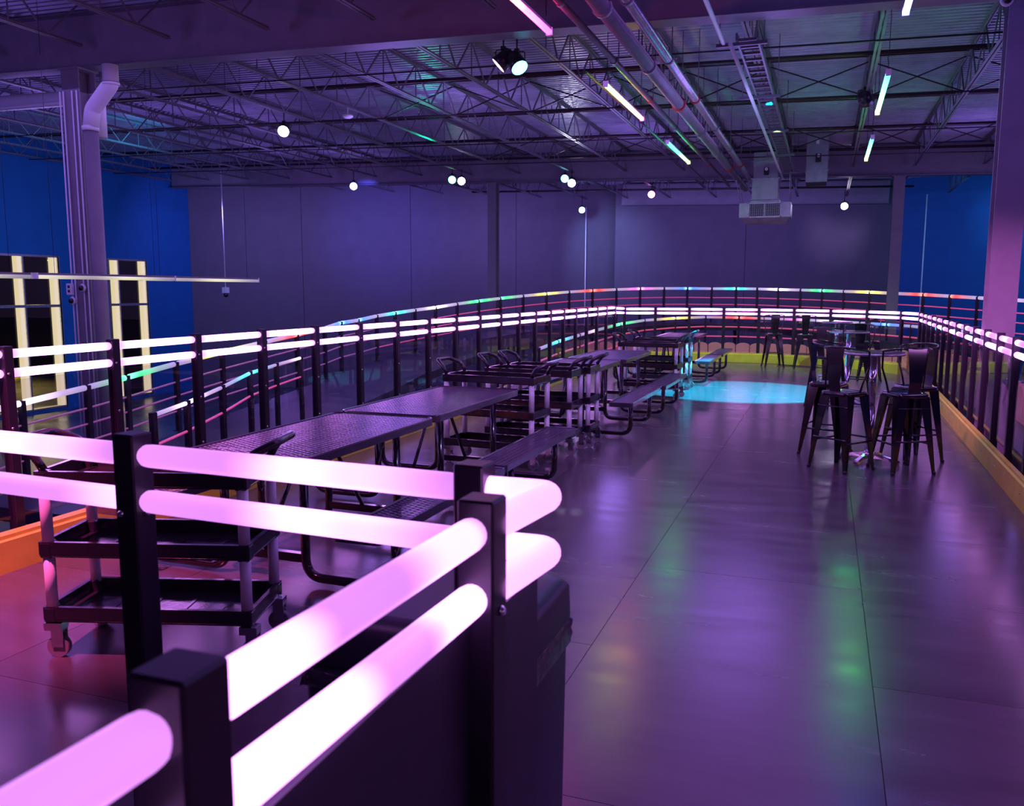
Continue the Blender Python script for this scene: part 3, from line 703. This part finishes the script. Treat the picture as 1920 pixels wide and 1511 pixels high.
for i in range(len(pt3)-1):
    a, b = Vector(pt3[i]), Vector(pt3[i+1])
    # a colour glows brightest at the post between its two tubes
    first = i % 2 == 0
    c_ = seq[min(i, len(seq)-1)]
    prev_same = i > 0 and seq[i-1] == c_
    tubes_between(ro, a, b, 'rb_'+c_, .042, flip=prev_same, gap=.03)
    for dz in (.30, .53, .78): tubes_between(ro, a-Vector((0, 0, dz)), b-Vector((0, 0, dz)), 'pink_dark' if i < 11 else 'pink_dim', .015, gap=.03, name='glowing_magenta_rail')
# raised track decks under it
def track(pts, wid, dz, label):
    m = MB(); n = len(pts); top = []; 
    for i, p in enumerate(pts):
        a = Vector(pts[max(i-1, 0)][:2]); b = Vector(pts[min(i+1, n-1)][:2]); t_ = (b-a).normalized(); nn = Vector((t_.y, -t_.x))
        for w_ in (0, wid):
            q = Vector(p[:2])+nn*w_
            m.v += [Vector((q.x, q.y, p[2]-dz)), Vector((q.x, q.y, p[2]-dz-.18))]
    for i in range(n-1):
        k = 4*i
        m.f += [(k, k+4, k+6, k+2), (k+1, k+3, k+7, k+5), (k, k+1, k+5, k+4), (k+2, k+6, k+7, k+3)]; m.sm += [0]*4
    m.f += [(0, 2, 3, 1), (4*n-4, 4*n-3, 4*n-1, 4*n-2)]; m.sm += [0, 0]
    return m.build('track_deck', M['track'], label=label, cat='track')
track(pt3, 2.0, 1.13, 'dark raised track deck below the outer rainbow railing')
# supports
inner = [(1010, 654, 18.2), (1045, 640, 19.0), (1085, 628, 19.9), (1115, 619, 20.7), (1160, 607, 22.0), (1205, 600, 23.2), (1262, 596, 24.4), (1318, 594, 24.9), (1380, 595, 25.0), (1442, 597, 24.8), (1500, 599, 24.2), (1555, 602, 23.4), (1605, 605, 22.6), (1655, 608, 21.7), (1700, 611, 20.8), (1750, 616, 19.6), (1800, 621, 18.4), (1860, 628, 17)]
seq2 = ['cyan', 'cyan', 'white', 'green', 'green', 'yellow', 'yellow', 'red', 'red', 'pink', 'white', 'white', 'blue', 'blue', 'cyan', 'cyan', 'white']
ri = thing('track_railing', 'lower inner track railing seen through the far glass with short coloured tubes', 'railing')
pi3 = [(*depth_pt(px, d), z_at(px, y, d)) for px, y, d in inner]
for p in pi3: link('post', post_mesh(1.15, .06), ri, (p[0], p[1], p[2]-1.12))
for i in range(len(pi3)-1):
    a, b = Vector(pi3[i]), Vector(pi3[i+1]); c_ = seq2[i]
    tubes_between(ri, a, b, 'rb_'+c_, .035, flip=i > 0 and seq2[i-1] == c_, gap=.03)
    for dz in (.27, .55): tubes_between(ri, a-Vector((0, 0, dz)), b-Vector((0, 0, dz)), 'pink_dim', .02, gap=.03, name='glowing_magenta_rail')
track(pi3, -1.5, 1.13, 'dark lower track deck beyond the far railing')
loop = [(285, 781, 8.2), (350, 757, 9.0), (417, 727, 10), (470, 700, 11.2), (520, 684, 12.4), (566, 671, 13.6)]
rl = thing('track_railing', 'short inner track railing with white and cyan tubes seen through the left glass', 'railing')
pl3 = [(*depth_pt(px, d), z_at(px, y, d)) for px, y, d in loop]
for p in pl3: link('post', post_mesh(1.15, .06), rl, (p[0], p[1], p[2]-1.12))
for i, c_ in enumerate(('white', 'white', 'cyan', 'cyan', 'white')):
    tubes_between(rl, pl3[i], pl3[i+1], 'rb_'+c_, .022, flip=i in (1, 3), gap=.03)
    tubes_between(rl, Vector(pl3[i])-Vector((0, 0, .3)), Vector(pl3[i+1])-Vector((0, 0, .3)), 'pink_dim', .014, gap=.03, name='glowing_magenta_rail')
track(pl3, 1.0, 1.13, 'narrow dark track deck below the short inner railing')
# decks stand on the rink floor on posts
for root, pts_, w_ in ((ro, pt3, 2.0), (ri, pi3, -1.5), (rl, pl3, 1)):
    for i in range(0, len(pts_), 3):
        p = pts_[i]; z1 = p[2]-1.15
        if z1-LOW > .1: MB().tube([(0, 0, LOW), (0, 0, z1)], .06, 8).build('support', M['col_grey'], root, (p[0], p[1], 0))
# barrier tiles with rounded tops beyond the far railing and along the right one
bp = []
x = -4.6
cur = [(-5.6, 21.3), (-4.2, 22.0), (-2.4, 22.3), (-.8, 22.1), (.6, 21.6), (1.9, 20.7), (2.6, 19.3), (2.75, 17), (2.6, 12), (2.45, 7), (2.3, 0), (2.25, -2.5)]
def along(pts, step):
    out = []; carry = 0
    for a, b in zip(pts, pts[1:]):
        a, b = Vector(a), Vector(b); L_ = (b-a).length; t = carry
        while t < L_: out.append((a+(b-a)*(t/L_), math.atan2(b.y-a.y, b.x-a.x))); t += step
        carry = t-L_
    return out
prof = [(-.165, 0), (.165, 0), (.165, .42)]+[(.165*math.cos(a), .42+.08*math.sin(a)) for a in [PI*k/8 for k in range(1, 8)]]+[(-.165, .42)]
bm_ = MB().loft([[(x_, y_, z_) for x_, z_ in prof] for y_ in (-.05, .05)], 0).mesh('barrier_tile', M['orange'])
al = along(cur, .352)
bt = thing('track_barrier', 'row of rounded orange barrier tiles standing on the ledge beyond the far and right railings', 'barrier')
for (p, ang) in al: link('barrier_tile', bm_, bt, (p.x, p.y, -.14), ang)
lg = MB()
for a, b in zip(cur, cur[1:]): lg.quad_prism((*a, -.24), (*b, -.24), .9, .2)
lg.build('ledge', M['track'], bt)
for k in range(0, len(cur)): MB().box(cur[k][0]-.08, cur[k][0]+.08, cur[k][1]-.08, cur[k][1]+.08, LOW, -.34).build('ledge_support', M['col_grey'], bt)

# ================================================================== FURNITURE
# picnic table: expanded metal top, length along Y
def lattice(w_, l_, z, px=.038, py=.019, t=.0034, th=.004, margin=.0):
    """expanded metal: diamond lattice; long way along Y"""
    m = MB(); nx = int(w_/px); ny = int(l_/py); nx -= nx % 2; ny -= ny % 2
    sx = w_/nx; sy = l_/ny
    # nodes on a checkerboard, joined diagonally
    for i in range(nx):
        for j in range(ny):
            a = (-w_/2+i*sx, -l_/2+j*sy) if (i+j) % 2 == 0 else (-w_/2+i*sx, -l_/2+(j+1)*sy)
            b = (-w_/2+(i+1)*sx, -l_/2+(j+1)*sy) if (i+j) % 2 == 0 else (-w_/2+(i+1)*sx, -l_/2+j*sy)
            d = Vector((b[0]-a[0], b[1]-a[1], 0)).normalized(); n = Vector((-d.y, d.x, 0))*t; k = len(m.v)
            for p in (a, b):
                P = Vector((p[0], p[1], z)); m.v += [P+n, P-n, P+Vector((0, 0, -th))]
            m.f += [(k, k+1, k+4, k+3), (k+1, k+2, k+5, k+4), (k+2, k, k+3, k+5)]; m.sm += [0]*3
    return m
TW, TL, TZ = .80, 1.80, .76
BW, BZ = .27, .435; BX = .80
def ring(w_, l_, z, rad, n=5):
    pts = []
    for cx, cy, a0 in ((w_/2-rad, l_/2-rad, 0), (-w_/2+rad, l_/2-rad, 90), (-w_/2+rad, -l_/2+rad, 180), (w_/2-rad, -l_/2+rad, 270)):
        for k in range(n+1):
            a = R(a0+90*k/n); pts.append((cx+rad*math.cos(a), cy+rad*math.sin(a), z))
    return pts
def rimmesh(w_, l_, z, rad, hgt, name='rim'):
    o = ring(w_, l_, z, rad); i_ = ring(w_-.03, l_-.03, z, max(rad-.015, .005)); m = MB()
    R4 = [[(p[0], p[1], z) for p in i_], [(p[0]*.996, p[1]*.998, z+.004) for p in o], [(p[0], p[1], z-.004) for p in o], [(p[0], p[1], z-hgt) for p in o], [(p[0], p[1], z-hgt) for p in i_]]
    m.loft(R4, 0, caps=False); k = len(R4[0]); n4 = 4*k
    for j in range(k): m.f.append((n4+j, n4+(j+1) % k, (j+1) % k, j)); m.sm.append(0)
    return m
def picnic(loc, label):
    t = thing('picnic_table', label, 'picnic table', loc, 0, 'black mesh picnic tables')
    top = rimmesh(TW, TL, TZ, .07, .05).build('table_rim', M['rim'], t)
    lattice(TW-.03, TL-.03, TZ-.004).build('mesh_top', M['mesh_steel'], t, kind='stuff')
    for s in (-1, 1):
        b = rimmesh(BW, TL, BZ, .03, .045).build('bench', M['rim'], t, (s*BX, 0, 0))
        lattice(BW-.03, TL-.03, BZ-.004).build('bench_mesh', M['mesh_steel'], b, kind='stuff')
    for y in (-.55, .55):
        for s in (-1, 1):
            MB().tube(path([(s*.27, y, TZ-.05), (s*.27, y, .045), (s*(BX+.04), y, .045), (s*(BX+.04), y, BZ-.04)], .11, 7), .026, 12).build('leg_loop', M['gloss_black'], t)
            MB().box(s*BX-.11, s*BX+.11, y-.02, y+.02, BZ-.045, BZ-.012).build('bench_bracket', M['gloss_black'], t)
        MB().box(-.27, .27, y-.02, y+.02, .13, .18).build('cross_beam', M['gloss_black'], t)
        MB().box(-.36, .36, y-.02, y+.02, TZ-.05, TZ-.012).build('top_bracket', M['gloss_black'], t)
        MB().tube([(0, y, .17), (0, y*.25, TZ-.03)], .014, 8).build('diagonal_brace', M['gloss_black'], t)
    MB().box(-.02, .02, -TL/2+.1, TL/2-.1, TZ-.045, TZ-.012).build('centre_bar', M['gloss_black'], t)
    remember(t); return t
pt = picnic((-2.96, 4.52, 0), 'black mesh picnic table nearest the viewer, behind the near railing')
for (x, y), lb in zip(((-2.98, 6.37), (-2.86, 9.98), (-2.82, 11.82), (-2.78, 15.95), (-2.76, 17.78)),
        ('black mesh picnic table right in front of the first pair of carts', 'black mesh picnic table just behind the group of three carts', 'black mesh picnic table before the farther pair of carts', 'black mesh picnic table just behind the cyan-lit carts', 'farthest black mesh picnic table beside the far railing')):
    dup(pt, (x, y, 0), 0, lb)

# utility carts, length along X
def cart(loc, rz, label, L_=.95, Wd=.42):
    t = thing('utility_cart', label, 'cart', loc, rz, 'black three-shelf utility carts')
    hx, hy = L_/2, Wd/2
    def tray(z, lip):
        m = MB().bbox(-hx, hx, -hy, hy, z, z+.012, .004)
        m.box(-hx, hx, -hy, -hy+.02, z+.012, z+lip).box(-hx, hx, hy-.02, hy, z+.012, z+lip).box(-hx, -hx+.02, -hy+.02, hy-.02, z+.012, z+lip).box(hx-.02, hx, -hy+.02, hy-.02, z+.012, z+lip)
        for q in range(5): m.box(-hx+.06+q*.17, -hx+.075+q*.17, -hy+.03, hy-.03, z+.012, z+.016)
        return m
    for z, lp in ((.17, .07), (.47, .07), (.79, .07)): tray(z, lp).build('shelf', M['plastic'], t)
    for sx in (-1, 1):
        for sy in (-1, 1):
            x, y = sx*(hx-.028), sy*(hy-.028)
            for z0, z1 in ((.235, .47), (.535, .79)):
                MB().tube([(x, y, z0), (x, y, z1)], .025, 14).build('leg', M['alu'], t)
            for z in (.165, .465, .785): MB().bbox(x-.030, x+.030, y-.030, y+.030, z, z+.075, .008).build('corner_block', M['plastic'], t)
            c = MB().box(x-.004, x+.05, y-.022, y-.018, .05, .13).box(x-.004, x+.05, y+.018, y+.022, .05, .13).box(x-.03, x+.05, y-.03, y+.03, .13, .165).build('caster', M['chrome'], t)
            MB().tube([(x+.02, y-.015, .05), (x+.02, y+.015, .05)], .05, 18).build('wheel', M['rubber'], c)
        hpts = path([(sx*(hx-.03), -hy+.03, .86), (sx*(hx+.01), -hy+.02, .935), (sx*(hx+.11), -hy+.09, .985), (sx*(hx+.11), hy-.09, .985), (sx*(hx+.01), hy-.02, .935), (sx*(hx-.03), hy-.03, .86)], .04, 4)
        MB().tube(hpts, .019, 10).build('handle', M['plastic'], t)
    remember(t); return t
ct = cart((-2.84, 3.06, 0), R(17), 'black utility cart seen through the near railing glass, closest to the viewer')
for x, y, rz, lb in ((-2.93, 7.58, -5, 'black utility cart just beyond the second picnic table, nearest of the group of three'),
        (-2.82, 8.38, -2, 'black utility cart in the middle of the group of three'),
        (-2.76, 8.84, 0, 'black utility cart at the back of the group of three against the third table'),
        (-2.55, 13.3, -4, 'nearer of the two utility carts lit cyan'),
        (-2.60, 14.65, -2, 'farther of the two utility carts lit cyan')):
    dup(ct, (x, y, 0), R(rz), lb)

# bar tables
def bar_table(loc, label):
    t = thing('bar_table', label, 'bar table', loc, R(20), 'round chrome bar tables')
    MB().lathe([(.02, 1.04), (.275, 1.045), (.282, 1.052), (.282, 1.066), (.276, 1.07), (.270, 1.07)], 40).build('tabletop_rim', M['galv'], t)
    sl = MB(); k = -.255
    while k < .26:
        h = math.sqrt(max(.0, .265**2-k*k)); sl.box(k-.010, k+.010, -h, h, 1.068, 1.076); k += .03
    for j, q in enumerate([0]): sl.build('slatted_top', M['slat'], t, kind='stuff')
    MB().tube([(0, 0, .05), (0, 0, .55)], .038, 20).build('pole', M['chrome'], t)
    MB().tube([(0, 0, .55), (0, 0, 1.045)], .034, 20).build('upper_pole', M['chrome'], t)
    MB().lathe([(.07, .05), (.07, .075), (.04, .10)], 20).build('hub', M['chrome'], t)
    for a in range(4):
        an = R(45+90*a); c, s = math.cos(an), math.sin(an)
        MB().loft([[(c*r+s*w_, s*r-c*w_, z0), (c*r-s*w_, s*r+c*w_, z0), (c*r-s*w_*.7, s*r+c*w_*.7, z1), (c*r+s*w_*.7, s*r-c*w_*.7, z1)] for r, w_, z0, z1 in ((.03, .028, .04, .085), (.15, .024, .035, .07), (.27, .028, .012, .045), (.30, .02, .012, .032))], 0).lathe([(.02, 0), (.02, .012)], 12, (c*.275, s*.275, 0)).build('foot', M['chrome'], t)
    remember(t); return t
M['slat'] = mat('dark_green_grey_slats', (.10, .11, .12), .2, .6, spec=.8)
b1 = bar_table((.46, 8.93, 0), 'round slatted bar table nearest the viewer among four stools')
dup(b1, (.34, 13.55, 0), R(10), 'second round bar table behind the nearest one')
dup(b1, (.22, 17.6, 0), R(35), 'farthest round bar table near the far railing')

# metal stools with bentwood-style hoop back
def stool(loc, rz, label):
    t = thing('bar_stool', label, 'bar stool', loc, rz, 'black metal bar stools')
    sz = .735; hs = .155; hf = .215
    ringo = lambda w_, z, r=.05: [(p[0], p[1], z) for p in ring(2*w_, 2*w_, z, r)]
    MB().loft([ringo(hs-.006, sz-.045), ringo(hs, sz-.04), ringo(hs, sz-.008), ringo(hs-.008, sz), ringo(hs-.03, sz-.002), ringo(hs-.04, sz-.008)], 1).build('seat', M['gloss_black'], t)
    for sx in (-1, 1):
        for sy in (-1, 1):
            # folded sheet leg: wide at the seat, narrow at the foot (L section)
            def sec(f, z):
                cx = sx*(hs-.005+(hf-hs)*f); cy = sy*(hs-.005+(hf-hs)*f); w_ = .10*(1-f)+.028*f; th = .007
                P = [(0, 0), (-w_, 0), (-w_, -th), (-w_*.25, -th-.01), (-th-.01, -w_*.25), (-th, -w_), (0, -w_)]
                pts = [(cx+sx*a, cy+sy*b, z) for a, b in P]
                return pts if sx*sy > 0 else pts[::-1]
            MB().loft([sec(0, sz-.03), sec(.3, sz*.68), sec(.7, sz*.3), sec(.97, .03), sec(1, 0)], 0).build('leg', M['gloss_black'], t)
            MB().lathe([(.016, 0), (.017, .02), (.012, .03)], 8, (sx*(hf-.012), sy*(hf-.012), 0)).build('foot_cap', M['black_metal'], t)
    f = .62; q = hs+(hf-hs)*f-.012
    for k, z in enumerate((.30, .30, .27, .27)):
        a, b = [((-q, -q), (q, -q)), ((-q, q), (q, q)), ((-q, -q), (-q, q)), ((q, -q), (q, q))][k]
        MB().tube([(*a, z), (*b, z)], .009, 8).build('footrest', M['gloss_black'], t)
    q = hs+.005
    for k in range(2):
        a, b = [((-q, -q), (q, -q)), ((-q, q), (q, q))][k]
        MB().tube([(*a, .60), (*b, .60)], .006, 6).build('stretcher', M['gloss_black'], t)
    # hoop back: from the seat sides up and round the rear (local -y)
    hp = []
    for k in range(25):
        a = -1+2*k/24; an = a*R(97)
        x = .218*math.sin(an); y = -.17*math.cos(an)+.03 if True else 0
        hp.append((x, y-.015, 1.145-.05*(1-math.cos(an))*.6))
    l0, r0 = hp[0], hp[-1]
    pts = [(-.145, .02, sz-.02), (-.175, .03, sz+.10), (-.208, .05, sz+.22), l0]+hp[1:-1]+[r0, (.208, .05, sz+.22), (.175, .03, sz+.10), (.145, .02, sz-.02)]
    MB().tube(pts, .0095, 8).build('back_hoop', M['gloss_black'], t)
    MB().loft([[(-w_, y, z), (w_, y, z), (w_, y-.004, z), (-w_, y-.004, z)] for w_, y, z in ((.058, -hs+.02, sz-.01), (.062, -hs-.0, sz+.1), (.076, -hs+.0, sz+.25), (.092, -hs+.002, 1.142))], 0).build('back_splat', M['gloss_black'], t)
    remember(t); return t
s1 = stool((.20, 8.46, 0), R(-38), 'front left black metal stool at the nearest bar table')
for x, y, rz, lb in ((.06, 9.22, -108, 'black metal stool at the left back of the nearest bar table, turned side-on'),
        (.72, 8.55, 28, 'front right black metal stool at the nearest bar table'),
        (.86, 9.18, 120, 'black metal stool behind the front right one at the nearest bar table'),
        (.06, 13.05, -40, 'black metal stool in front of the second bar table'),
        (.52, 14.4, 175, 'black metal stool behind the second bar table'),
        (.82, 17.3, 90, 'black metal stool right of the farthest bar table'),
        (-1.05, 19.65, 15, 'black metal stool at the far railing, left one of the lone pair'),
        (-.40, 19.55, 5, 'black metal stool at the far railing, right one of the lone pair')):
    dup(s1, (x, y, 0), R(rz), lb)

# waste bin behind the corner railing
wb = thing('waste_bin', 'dark square waste bin with a folded black liner beside the near railing corner', 'bin', (-.865, 1.87, 0), 0)
bw, bd = .31, .30
def sq(w_, d_, z, r): return [(p[0], p[1], z) for p in ring(w_, d_, z, r)]
MB().loft([sq(.48, .48, 0, .04), sq(.50, .50, .03, .05), sq(.515, .515, .74, .05), sq(.515, .515, .755, .05)], 1).build('bin_body', M['bin'], wb)
MB().loft([sq(.53, .53, .79, .05), sq(.535, .535, .80, .06), sq(.53, .53, .875, .06), sq(.51, .51, .90, .08), sq(.42, .42, .912, .08)], 1).build('lid', M['bin'], wb)
bag = MB(); rings_ = []
for k, (g, z) in enumerate(((-.004, .80), (.0, .785), (.008, .77), (.006, .75), (.010, .735))):
    rr = ring(.52+2*g, .52+2*g, z, .05, 8)
    rings_.append([(p[0]+random.uniform(-.004, .004), p[1]+random.uniform(-.004, .004), z+(random.uniform(-.01, .01) if k else 0)) for p in rr])
bag.loft(rings_, 1, caps=False); bag.build('liner', M['bag'], wb, label='crinkled black liner')
